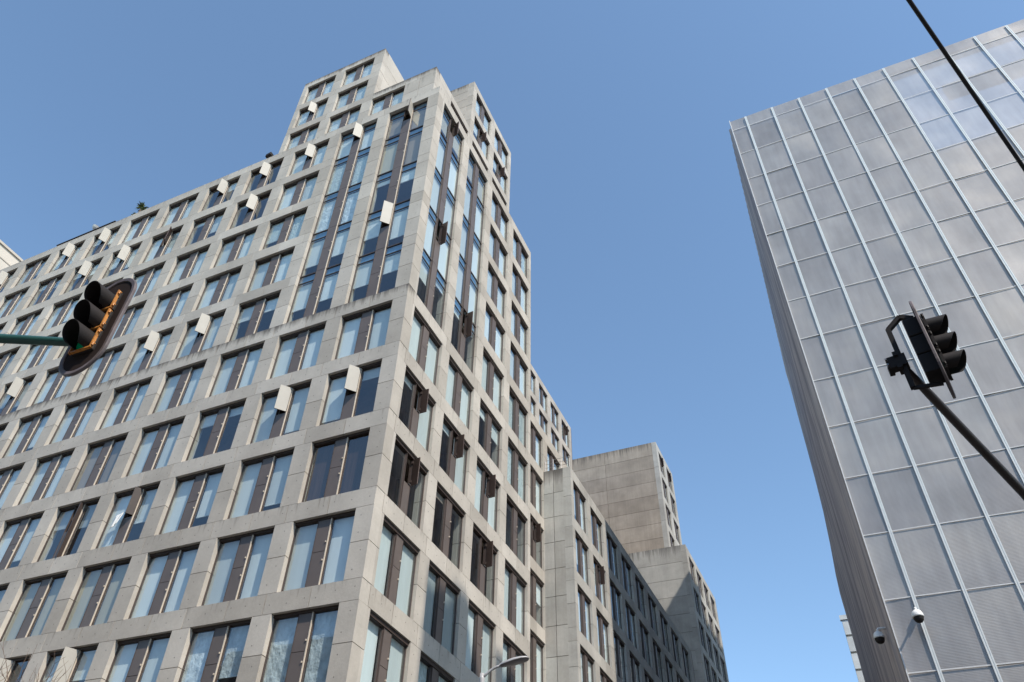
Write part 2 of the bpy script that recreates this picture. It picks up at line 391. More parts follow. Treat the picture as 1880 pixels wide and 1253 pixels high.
def rnd_spec(rg, side):
    s = {}; t = rg.random()
    if t < .60: s['l'] = s['r'] = 1
    elif t < .80: s['l'] = rg.choice((1, .9, .82)); s['r'] = rg.choice((1, .85, .75))
    elif t < .93: s['l'] = rg.choice((.3, .55, .75)); s['r'] = rg.choice((.25, .6, 1))
    else: s['l'] = .12; s['r'] = rg.choice((0, .15))
    k = rg.random()
    s['lk'] = 'white' if k < .80 else ('curtain' if k < .88 else ('beige' if k < .94 else 'grey'))
    return s

AL, WL, OL = .2127, 1.00733, .77444
AR, WR, OR = .20885, 1.0013, .78645
SUN_AZ, SUN_EL = math.radians(29.0), math.radians(49.2)
SUN = Vector((math.cos(SUN_EL)*math.cos(SUN_AZ), -math.cos(SUN_EL)*math.sin(SUN_AZ), math.sin(SUN_EL)))

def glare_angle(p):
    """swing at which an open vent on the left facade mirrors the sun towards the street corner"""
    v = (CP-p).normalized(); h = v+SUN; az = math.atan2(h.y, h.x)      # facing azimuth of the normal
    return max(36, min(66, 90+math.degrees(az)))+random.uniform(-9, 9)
L_SPEC = {
 (0,-1): dict(lk='sheet'), (1,-1): dict(lk='sheet', l=.72, r=.65), (2,-1): dict(lk='white', l=.9, r=.7), (3,-1): dict(flap=1, l=.6, r=.4, low=1), (4,-1): dict(flap=1, lk='brown', l=.4, r=0, low=1),
 (0,0): dict(), (1,0): dict(), (2,0): dict(), (3,0): dict(lk='beige'), (4,0): dict(lk='beige', l=1, r=1), (5,0): dict(lk='grey', l=.7, r=.5),
 (0,1): dict(l=.97, r=.97, lk='dark'), (1,1): dict(lk='white', r=.84), (2,1): dict(r=.76), (3,1): dict(flap=60, dk=1, fw=.6, l=1, r=.6), (4,1): dict(flap=80, dk=1, fw=.35, l=.35, r=.42, lk='grey', low=1), (5,1): dict(r=.8),  # first window is bare glass; the dark sheet paints its unlit room
 (0,2): dict(flap=1, l=.86, r=.19), (1,2): dict(flap=1, l=1, r=.86), (2,2): dict(l=.24, r=.16), (3,2): dict(), (4,2): dict(lk='brown'), (5,2): dict(), (6,2): dict(r=.85),
 (0,3): dict(), (1,3): dict(), (2,3): dict(), (3,3): dict(l=.93), (4,3): dict(), (5,3): dict(), (6,3): dict(r=.8),
 (2,4): dict(l=.38, r=.32), (3,4): dict(flap=1), (4,4): dict(flap=1), (5,4): dict(), (7,4): dict(flap=1, l=.6, r=.7, lk='grey'),
 (2,5): dict(), (3,5): dict(), (4,5): dict(),
 (2,6): dict(l=.66, r=.8, lk='curtain'), (3,6): dict(), (4,6): dict(),
 (2,7): dict(l=.84, r=.85), (3,7): dict(flap=1, l=.08, r=0), (4,7): dict(l=.12, r=.62), (5,7): dict(flap=125, dk=1, r=.9), (6,7): dict(flap=1, l=.5, r=.7), (7,7): dict(flap=1, l=.3, r=.4), (8,7): dict(l=.2, r=.3),
 (2,8): dict(flap=1, r=.95), (3,8): dict(flap=1, l=0, r=0), (4,8): dict(flap=1, l=0, r=.3), (5,8): dict(l=.75, r=.85), (6,8): dict(), (7,8): dict(flap=1, l=.3, r=.5), (8,8): dict(flap=1, l=.7), (10,8): dict(flap=1, l=.3, r=.2),
 # glazed corner bays
 (0,8): dict(flap=100, l=.8, r=.86, lk='brown', rk='brown'), (0,7): dict(lk='beige', rk='brown', l=.98, r=1), (0,6): dict(l=.12, r=.30, lk='white'), (0,5): dict(flap=1, l=.52, r=.75), (0,4): dict(l=.55, r=.42),
 (1,8): dict(flap=1, l=.97, r=1), (1,7): dict(lk='curtain'), (1,6): dict(lk='sheet'), (1,5): dict(l=.72, r=.66), (1,4): dict(l=.62, r=.58),
}
R_SPEC = {
 (0,2): dict(flap=88, l=.10, r=.88), (0,1): dict(flap=80, l=.02, r=.02, lk='brown'), (1,1): dict(l=.1, r=.02, lk='brown'), (2,1): dict(flap=84, l=.02, r=.02),
 (1,2): dict(flap=88, l=.12, r=1), (2,2): dict(flap=86), (0,3): dict(), (1,3): dict(), (0,0): dict(), (1,0): dict(lk='grey'),
 (1,4): dict(flap=84, l=.1, r=.05), (0,5): dict(flap=78), (0,8): dict(flap=70, l=.7, r=.65, lk='beige'), (0,4): dict(l=.4, r=.08), (1,8): dict(lk='beige', l=.75, r=1, rk='beige'),
 (2,3): dict(l=.2, r=.35), (3,1): dict(l=1, r=.9), (3,2): dict(l=0, r=0),
}
def spec_for(side, b, r, rg):
    SP_ = L_SPEC if side == 'L' else R_SPEC; rs = rnd_spec(rg, side); s = dict(SP_[(b, r)]) if (b, r) in SP_ else rs
    if (b, r) not in (L_SPEC if side == 'L' else R_SPEC) and side == 'R' and rg.random() < .93: s.update(l=1, r=1, lk=rg.choice(('white','white','white','curtain')))
    return s

# ================================================================== main corner apartment building
A = thing('apartment_building', 'pale concrete apartment building on the street corner with stepped towers and open vents', 'building', M(0,0,-3.8875))
rg = random.Random(11)
ROWS = list(range(-4, 9))
wall = MB()
FL, FR = Face('L', 0), Face('R', 0)
NB = 12
GL_L = {(b, r) for b in (0, 1) for r in range(4, 9)}
# left facade: bands with half-bay joints
def lcuts(first):
    c = [0.0 if first == 0 else AL+WL*(first-1)+OL+.116]
    for b in range(first, NB):
        c += [AL+WL*b+.355, AL+WL*b+OL+.116]
    return c
for k in range(-3, 10):
    zt = T(k)
    if 5 <= k <= 8:
        bands(wall, FL, lcuts(2), zt, holes=False)
        for p0, p1 in ((0, AL), (AL+OL, AL+WL), (AL+WL+OL, AL+2*WL-.116)):
            F = FL; F.box(wall, p0, p1, 0, .16, zt-BH+GAP, zt-GAP, 'conc')
    else:
        bands(wall, FL, lcuts(0), zt, holes=k <= 4, wet=.72 if k == 4 else (.42 if k == 9 else .30))
piers(wall, FL, 0, AL, ROWS, holes=True)
for b in range(NB):
    piers(wall, FL, AL+WL*b+OL, AL+WL*(b+1), ROWS, holes=b < 5)
    for r in ROWS:
        sp = (b, r) in GL_L
        s = spec_for('L', b, r, rg)
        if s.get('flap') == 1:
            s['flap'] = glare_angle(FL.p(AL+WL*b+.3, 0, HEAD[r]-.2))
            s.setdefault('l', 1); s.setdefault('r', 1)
        add_window(A.name, FL, AL+WL*b, AL+WL*b+OL, T(r), T(r+1) if (sp and r < 8) else HEAD[r], (b, r), s, sp)
# right facade
NBR = 4
rc = [.16]
for b in range(NBR): rc += [AR+WR*b+.39, AR+WR*b+OR+.107]
rc[-1] = 4.1
for k in range(-3, 10):
    zt = T(k)
    if 5 <= k <= 8:
        bands(wall, FR, rc[4:], zt)
        for p0, p1 in ((.16, AR), (AR+OR, AR+WR), (AR+WR+OR, rc[4])): FR.box(wall, p0, p1, 0, .16, zt-BH+GAP, zt-GAP, 'conc')
    else: bands(wall, FR, rc, zt, holes=k <= 3, wet=.3)
piers(wall, FR, .16, AR, ROWS, holes=False)
for b in range(NBR):
    piers(wall, FR, AR+WR*b+OR, AR+WR*(b+1) if b < NBR-1 else 4.1, ROWS, holes=b < 3)
    for r in ROWS:
        sp = b in (0, 1) and r >= 4
        s = spec_for('R', b, r, rg)
        add_window(A.name, FR, AR+WR*b, AR+WR*b+OR, T(r), T(r+1) if (sp and r < 8) else HEAD[r], (b, r), s, sp)
# end wall of the corner block and roof parapets
wall.box(-.533, -.16, 4.04, 4.1, -3.88, T(9), 'conc')
wall.box(-12.5, -.16, .16, .5, T(9)-.10, T(9)-.06, 'slab'); wall.box(-.5, -.16, .5, 4.04, T(9)-.10, T(9)-.06, 'slab')
core = MB()
core.box(-12.5, -.5, .5, 4.0, -3.88, T(9)-.03, 'inside')
for k in range(-3, 9):
    core.box(-12.5, -.17, .17, .499, T(k)-.16, T(k)-.05, 'slab'); core.box(-.499, -.17, .5, 4.03, T(k)-.16, T(k)-.05, 'slab')
for b in range(1, NB, 1):
    core.box(-(AL+WL*b-.10), -(AL+WL*b-.13), .17, .498, -3.8, T(9)-.11, 'slab')
for b in range(1, NBR): core.box(-.498, -.17, AR+WR*b-.12, AR+WR*b-.10, -3.8, T(9)-.11, 'slab')
# recessed continuation along the side street (one half metre back from the corner block)
F3 = Face('R', -.533)
op3 = [(4.30, 5.05), (5.27, 6.02), (6.25, 6.98)]
rows3 = list(range(-4, 6))
for k in range(-3, 7):
    bands(wall, F3, [4.1, 4.66, 5.15, 5.65, 6.14, 6.62, 7.4], T(k), dep=.15)
for a0, a1 in ((4.1, 4.30), (5.05, 5.27), (6.02, 6.25), (6.98, 7.4)): piers(wall, F3, a0, a1, rows3, dep=.15)
for i, (a0, a1) in enumerate(op3):
    for r in rows3:
        s = dict(l=1, r=1)
        if (i, r) == (1, 3): s = dict(flap=85, l=.4, r=.1)
        elif (i, r) == (1, 2): s = dict(l=.5, r=.45)
        add_window(A.name, F3, a0, a1, T(r), HEAD[r], (i+4, r), s)
core.box(-3.0, -1.0, 4.1, 7.4, -3.88, T(6)-.06, 'inside')
for k in range(-3, 7): core.box(-1.0, -.69, 4.11, 7.39, T(k)-.16, T(k)-.05, 'slab')
# ---- set-back upper tiers
S = .533
FU, FV = Face('L', S), Face('R', -S)
up = list(range(9, 13))
tower_l = (1.985, 4.13)
lb = [2, 3]
for k in range(10, 14):
    bands(wall, FU, [tower_l[0], AL+2*WL+.355, AL+2*WL+OL+.116, AL+3*WL+.355, tower_l[1]], T(k), dep=.15, wet=.85 if k == 13 else 0)
piers(wall, FU, tower_l[0], AL+2*WL, up, dep=.15); piers(wall, FU, AL+2*WL+OL, AL+3*WL, up, dep=.15); piers(wall, FU, AL+3*WL+OL, tower_l[1], up, dep=.15)
for b in lb:
    for r in up:
        s = {}
        if (b, r) == (3, 11): s = dict(flap=glare_angle(FU.p(3.5, 0, 11.6)))
        add_window(A.name, FU, AL+WL*b, AL+WL*b+OL, T(r), HEAD[r], (b, r), s)
# blank flank of the left tower, in board-marked lifts
def blank(mb, F, a0, a1, z0, z1, nz, na, k, dep=.12, wet=0.0, off=0):
    hz = (z1-z0)/nz; wa = (a1-a0)/na
    for i in range(nz):
        for j in range(na):
            g = .0045
            F.box(mb, a0+wa*j+(g if j else 0), a0+wa*(j+1)-(g if j < na-1 else 0), off, dep, z0+hz*i+g, z0+hz*(i+1)-g*(i < nz-1), k, wet=wet if i == nz-1 else 0)
blank(wall, Face('R', -tower_l[0]), S+.15, 4.0, T(9), T(13), 8, 3, 'conc')
# middle tier over the corner
bands(wall, FU, [S, .95, 1.22, 1.58, tower_l[0]], T(11), dep=.15, wet=.9); bands(wall, FU, [S, 1.22, 1.58, tower_l[0]], T(10), dep=.15)
piers(wall, FU, AL+WL+OL-.0, tower_l[0], [9, 10], dep=.15) if AL+WL+OL < tower_l[0] else None
a1w = (1.222, 1.985)
for r in (9, 10): add_window(A.name, FU, a1w[0], a1w[1], T(r), HEAD[r], (1, r), {})
for r in (9, 10):
    z0, z1 = T(r), HEAD[r]; zm = (z0+z1)/2
    for a0, a1 in ((S, .88), (.88, 1.222)):
        FU.box(wall, a0+GAP*(a0 > S), a1-GAP, 0, .15, z0+GAP, zm-GAP, 'conc'); FU.box(wall, a0+GAP*(a0 > S), a1-GAP, 0, .15, zm+GAP, z1-GAP, 'conc', wet=.35)
NEy = 2.05
for k in (10, 11): bands(wall, FV, [S+.15, 1.2, NEy], T(k), dep=.15, wet=.2)
piers(wall, FV, S+.15, 1.21, [9, 10], dep=.15)
for r in (9, 10): add_window(A.name, FV, 1.21, 1.997, T(r), HEAD[r], (1, r), dict(lk='brown', l=.4, r=.4))
piers(wall, FV, 1.997, NEy, [9, 10], dep=.15)
# tower on the side-street edge
for k in range(10, 14): bands(wall, FV, [NEy, 2.6, 3.1, 3.6, 4.13], T(k), dep=.15, wet=0)
nb = [(2.2115, 2.998), (3.2127, 3.999)]
for a0, a1 in ((NEy, 2.2115), (2.998, 3.2127), (3.999, 4.13)): piers(wall, FV, a0, a1, up, dep=.15)
for i, (a0, a1) in enumerate(nb):
    for r in up:
        s = dict(l=1, r=1)
        if r == 11: s = dict(flap=84, l=.45, r=.85)
        add_window(A.name, FV, a0, a1, T(r), HEAD[r], (i+2, r), s)
blank(wall, Face('L', NEy), S+.15, 4.0, T(11), T(13), 6, 4, 'conc', wet=.8)
core.box(-4.0, -2.1, S+.45, 4.0, T(9)-.02, T(13)-.06, 'inside'); core.box(-2.1, -1.0, S+.45, NEy-.02, T(9)-.02, T(11)-.06, 'inside'); core.box(-2.0, -.98, NEy+.121, 4.0, T(9)-.02, T(13)-.06, 'inside')
for k in range(9, 13):
    core.box(-4.05, -2.12, S+.16, S+.449, T(k)-.16, T(k)-.05, 'slab'); core.box(-.979, -.69, NEy+.125, 4.0, T(k)-.16, T(k)-.05, 'slab')
core.box(-4.13, -4.01, S+.15, 4.0, T(9), T(13)-.02, 'slab')
wall.build('wall', A); core.build('interior', A)
build_windows(A, 100)

# ================================================================== low block along the side street
def side_block(name, label, y0, ops, y1, xf, rows, ztop, gable_to, mat, gz, wetg=.9, rowz=None, keep=100, gable_n=(9, 3), dark=False, spare=None):
    o = thing(name, label, 'building', M(xf, y0, -3.8875))
    F = Face('R', xf); w = MB()
    zs = rowz
    for (z0, z1, zt) in zs:
        cuts = [y0]
        for a0, a1 in ops: cuts += [(a0+a1)/2, a1+.11]
        cuts[-1] = y1
        for c0, c1 in zip(cuts, cuts[1:]): F.box(w, c0+GAP*.7*(c0 > y0), c1-GAP*.7, 0, .15, z1, zt, mat)
        prev = y0
        zm = (z0+z1)/2
        for a0, a1 in list(ops)+[(y1, None)]:
            F.box(w, prev, a0, 0, .15, z0+GAP, zm-GAP, mat); F.box(w, prev, a0, 0, .15, zm+GAP, z1-GAP, mat); prev = a1
    r2 = random.Random(int(y0*100))
    for i, (a0, a1) in enumerate(ops):
        for j, (z0, z1, zt) in enumerate(zs):
            s = (spare or {}).get((i, j)) or (dict(l=1, r=1) if r2.random() < .7 else rnd_spec(r2, 'R'))
            add_window(o.name, F, a0, a1, z0, z1, (i, j), s)
    zlow = zs[-1][0]
    w.box(xf-.15, xf, y0, y1, -3.88, zlow-.001, mat) if zlow > -3.8 else None
    FG = Face('L', y0)
    g = MB()
    blank(g, FG, -xf+.15, gable_to, gz, ztop, gable_n[0], gable_n[1], mat if not dark else 'conc_far', wet=wetg, dep=.14)
    g.build('gable_wall', o)
    w.build('wall', o)
    c = MB()
    c.box(-gable_to, xf-.5, y0+.15, y1, -3.88, ztop-.05, 'inside')
    for (z0, z1, zt) in zs: c.box(xf-.499, xf-.16, y0+.16, y1-.01, zt-.16, zt-.05, 'slab')
    c.box(xf-.499, xf-.001, y1-.0005, y1+.05, -3.88, ztop, 'slab')
    c.build('interior', o)
    return o
rz = [(T(r), HEAD[r], T(r+1)) for r in range(4, -5, -1)]
opsC = [(6.16+.955*i, 6.88+.955*i) for i in range(9)]
Cb = side_block('low_apartment_block', 'low concrete apartment block with flat roof and stained blank end wall beside the corner building', 6.03, opsC, 14.85, 0, None, T(5), .533, 'conc_low', -3.88, rowz=rz, gable_n=(18, 2),
   spare={(1,0): dict(lk='beige', l=1, r=1), (1,1): dict(flap=85, l=.8, r=1), (0,0): dict(l=.7, r=1), (0,1): dict(l=.65, r=.9)})
build_windows(Cb, 80)
# tall inner tower behind it
rzB = [(T(r), HEAD[r], T(r+1)) for r in range(11, 3, -1)]
opsB = [(9.19+.935*i, 9.88+.935*i) for i in range(5)]
Bb = side_block('inner_apartment_tower', 'tall pale concrete tower set back between the corner building and the low block', 9.0, opsB, 13.76, -2.6, None, T(12), 5.5, 'conc', 4.0, rowz=rzB, wetg=0,
   spare={(4,0): dict(flap=85), (4,1): dict(l=1, r=.8), (3,0): dict(l=1, r=.6)})
build_windows(Bb, 60)
# far gable building
rzD = [(8.54-.97*j-.76, 8.54-.97*j, 8.75-.97*j) for j in range(12)]
opsD = [(16.5+.885*i, 17.17+.885*i) for i in range(4)]
Db = side_block('gable_apartment_block', 'brown grey concrete block with tall windowless gable wall beyond the low block', 16.21, opsD, 20.0, 0, None, 8.75, 9.0, 'conc_low', -3.88, rowz=rzD, gable_n=(24, 5), wetg=.6)
FD = Face('R', -S); w = MB(); zD = [(12.61-1.0*j-.78, 12.61-1.0*j, 12.83-1.0*j) for j in range(4)]
opD = [(16.75, 17.42), (17.72, 18.40)]
for (z0, z1, zt) in zD:
    for a0, a1 in ((16.49, 17.1), (17.1, 17.6), (17.6, 18.6)): FD.box(w, a0+GAP*.6, a1-GAP*.6, 0, .15, z1, zt, 'conc_low')
    for a0, a1 in ((16.49, 16.75), (17.42, 17.72), (18.40, 18.6)): FD.box(w, a0, a1, 0, .15, z0+GAP, z1-GAP, 'conc_low')
for i, (a0, a1) in enumerate(opD):
    for j, (z0, z1, zt) in enumerate(zD): add_window(Db.name, FD, a0, a1, z0, z1, (i, j), dict(l=1, r=1) if j else dict(flap=60))
w.build('upper_wall', Db)
g = MB(); blank(g, Face('L', 16.49), S+.15, 9.0, 8.75, 12.83, 8, 5, 'conc_far', wet=.65, dep=.14); 
g.box(-9.0, -S-.45, 16.64, 18.55, 8.7, 12.8, 'inside'); g.box(-S-.45, -S-.01, 18.601, 18.65, 8.75, 12.83, 'slab'); g.build('upper_gable_wall', Db)
build_windows(Db, 60)

# ================================================================== metal-screen tower on the right
SE = .950
EX, EY = 4.0553+.388*SE, -5.7362+11.93*SE
def lev(k): return -3.3875+(13.874-k+3.3875)*SE
W1, WP = .38*SE, .625*SE
E = thing('screened_tower', 'tall tower clad in grey woven metal sheets with pale vertical fins', 'building', M(EX, EY, -3.8875))
NM, NL = 15, 18
FE = Face('L', EY)
rg2 = random.Random(5)
cl = MB(); op = MB()
edges = [0]+[W1+WP*i for i in range(NM)]
KTOP = -.42
def epanel(mb, i, k0, k1, mat):
    x0, x1 = EX+edges[i]+.001, EX+edges[i+1]-.001; z0, z1 = lev(k1)+.001, lev(k0)-.001
    t = rg2.random(); tilt = [rg2.uniform(-.007, .009) for _ in range(4)]; bow = rg2.uniform(-.006, .016)
    n = 4; base = len(mb.v); a = mb.mi(mat)
    for jy in range(n+1):
        for jx in range(n+1):
            u, v = jx/n, jy/n
            d = (tilt[0]*(1-u)+tilt[1]*u)*(1-v)+(tilt[2]*(1-u)+tilt[3]*u)*v+bow*16*u*(1-u)*v*(1-v)
            mb.v.append(M(x0+(x1-x0)*u, EY+.0145+d*.8, z0+(z1-z0)*v)); mb.wet.append(0.0)
    for jy in range(n):
        for jx in range(n):
            q = base+jy*(n+1)+jx; mb.f.append((q, q+1, q+n+2, q+n+1)); mb.m.append(a); mb.tone.append(t)
def is_open(i, k): return i >= 6 and 0 <= k <= 2
for i in range(NM):
    for k in range(-1, NL):
        k0 = KTOP if k == -1 else k
        epanel(op if is_open(i, k) else cl, i, k0, k+1, 'screen_open' if is_open(i, k) else 'screen')
cl.build('screen_cladding', E, smooth=True); op.build('open_screen', E, smooth=True)
for i in range(1, NM+1):
    m = MB(); xm = EX+edges[i]
    for s in (-1, 1): m.box(xm+s*.0135-.0085, xm+s*.0135+.0085, EY-.007, EY-.0005, lev(NL), lev(KTOP)-.030, 'mull')
    m.box(xm-.0055, xm+.0055, EY-.003, EY-.0002, lev(NL), lev(KTOP)-.032, 'mull')
    m.build('fin', E)
for k in range(0, NL+1):
    m = MB()
    for i in range(NM): m.box(EX+edges[i]+(.023 if i else .005), EX+edges[i+1]-.023, EY+.003, EY+.0065, lev(k)-.007, lev(k)+.007, 'trans')
    m.build('joint_cover', E)
m = MB(); m.box(EX-.004, EX+.012, EY-.02, EY+.02, lev(NL), lev(KTOP), 'trans'); m.build('corner_trim', E)
for j in range(0, 10):
    pass
# side skin of vertical fins, leaning out from the corner towards its far edge
sk = MB(); D = 9.5; nf = 44
zz = [lev(KTOP), 12.8, 11.6, 10.4, 9.5, 8.4, 7.4, 6.6, 6.1, 5.1, 3.0, 0, -3.88]
xx = [4.118, 4.125, 4.10, 4.085, 4.07, 4.035, 3.97, 3.90, 3.875, 3.88, 3.87, 3.86, 3.86]
rg3 = random.Random(3)
for j in range(nf):
    t0, t1 = j/nf, (j+1)/nf
    for i in range(len(zz)-1):
        def pt(t, q, dx=0.0): return M(EX-.006+(xx[q]-EX)*t-dx, EY+.03+D*t, zz[q]-(.0 if q else .02))
        sk.poly([pt(t0, i+1), pt(t0, i), pt(t1-.3/nf, i), pt(t1-.3/nf, i+1)], 'fins', rg3.random())
        pr_ = .05
        sk.poly([pt(t1-.3/nf, i+1), pt(t1-.3/nf, i), pt(t1-.15/nf, i, pr_), pt(t1-.15/nf, i+1, pr_)], 'fins', rg3.random())
        sk.poly([pt(t1-.15/nf, i+1, pr_), pt(t1-.15/nf, i, pr_), pt(t1, i), pt(t1, i+1)], 'fins', rg3.random())
for i in range(len(zz)-1):
    sk.poly([M(xx[i+1], EY+.03+D, zz[i+1]), M(xx[i], EY+.03+D, zz[i]), M(EX+.4, EY+.03+D, zz[i]), M(EX+.4, EY+.03+D, zz[i+1])], 'fins')
sk.build('side_skin', E)
bd = MB()
XR = EX+edges[NM]
bd.box(EX+.03, EX+edges[6], EY+.12, EY+12.6, -3.88, lev(0), 'conc_far')
bd.box(EX+edges[6]+.002, XR, EY+.12, EY+12.6, -3.88, lev(3), 'conc_far')
bd.box(EX+edges[6]+.8, XR, EY+.12, EY+.24, lev(1.25), lev(.8), 'conc_low')
bd.box(EX+edges[6]+.05, XR, EY+.08, EY+.2, lev(-.05), lev(-.22), 'conc_low')
bd.build('body', E)

# ================================================================== other far buildings
def tile_tower():
    o = thing('tiled_tower', 'distant white tiled tower peeping out behind the screened tower', 'building', M(3.6, 24, -3.8875))
    w = MB(); x0, x1, y0 = 3.52, 7.0, 24.0; F = Face('L', y0)
    z = 9.25; rr = random.Random(2)
    while z > -3.8:
        x = x0
        while x < x1-.01:
            xe = min(x1, x+.46); F.box(w, -xe+.016, -x-.016, 0, .1, z-.55, z-.05, 'tile', rr.random()); x = xe
        z -= .58
    w.build('tiled_wall', o)
    b = MB(); b.box(x0+.01, x1-.01, y0+.05, y0+4, -3.88, 9.22, 'conc_low'); b.build('body', o)
    c = MB(); c.box(x0-.03, x1+.03, y0-.03, y0+.12, 9.22, 9.38, 'tile'); c.build('coping', o)
tile_tower()
def cream():
    o = thing('cream_building', 'cream rendered building showing above the roof at the far left', 'building', M(-16, 1.0, -3.8875))
    w = MB(); w.box(-22, -16.0, 1.0, 8.0, -3.88, 13.95, 'beige'); w.build('wall', o)
    c = MB()
    for z in (13.55, 12.6, 11.6, 10.6): c.box(-15.999, -15.985, 1.0, 8.0, z, z+.035, 'beige', 0.0)
    c.box(-22.05, -15.96, .96, 8.04, 13.95, 14.03, 'beige'); c.build('coping', o)
cream()
# the unseen building across the street corner whose shadow lies on the lower storeys
H = thing('unseen_building', 'plain unseen concrete building across the street that shades the lower windows', 'building', M(9.4, -2.6, -3.8875))
h = MB()
h.box(9.0, 9.7, -3.79, -2.65, -3.88, 12.62, 'conc'); h.box(9.05, 9.45, -3.2, -2.85, 12.62, 12.80, 'conc'); h.box(9.0, 9.7, -2.0, -1.35, -3.88, 12.42, 'conc'); h.box(9.3, 9.7, -2.65, -2.0, -3.88, 9, 'conc'); h.box(9.7, 14, -3.79, -1.35, -3.88, 5.2, 'conc')
h.build('wall', H)
hw = MB()
for j in range(14):
    for y in (-3.65, -3.1, -1.85): hw.box(8.985, 9.0-.0005, y, y+.30, -3.2+j, -2.6+j, 'frame')
hw.build('window_row', H)

OB = thing('unseen_building', 'long plain unseen building added behind the viewer to hold back sky light', 'building', M(-2, -14, -3.8875))  # out of view; added to cut the sky light on the left facade
h = MB(); h.box(-14, 3.2, -16, -13, -3.88, 6.0, 'conc_far'); h.box(3.6, 16, -16, -13, -3.88, 4.0, 'conc_far'); h.build('wall', OB)
hw = MB()
for j in range(9):
    for i in range(16): hw.box(-13.6+i*1.02, -13.0+i*1.02, -13.0005, -12.985, -3.3+j, -2.6+j, 'frame')
hw.build('window_row', OB)
# ================================================================== setting
def sheet(name, x0, x1, y0, y1, z, mat):
    m = MB(); m.poly([(x0,y0,z), (x1,y0,z), (x1,y1,z), (x0,y1,z)], mat); return m.build(name, kind='structure')
sheet('ground', -1500, 1500, -1500, 1500, 0, 'paving')
sheet('road', -300, 300, -27, -6, .004, 'asphalt'); sheet('side_road', 4, 11.5, -6, 300, .004, 'asphalt')
def slab(name, x0, x1, y0, y1):
    m = MB(); m.hexa([(x,y,z) for z in (.006,.14) for x, y in ((x0,y0),(x1,y0),(x1,y1),(x0,y1))], 'paving'); m.build(name, kind='structure')
slab('pavement', -120, 4, -5.5, -.2); slab('corner_pavement', 11.6, 120, -5.5, 15.8); slab('near_pavement', -120, 120, -40, -15.2)

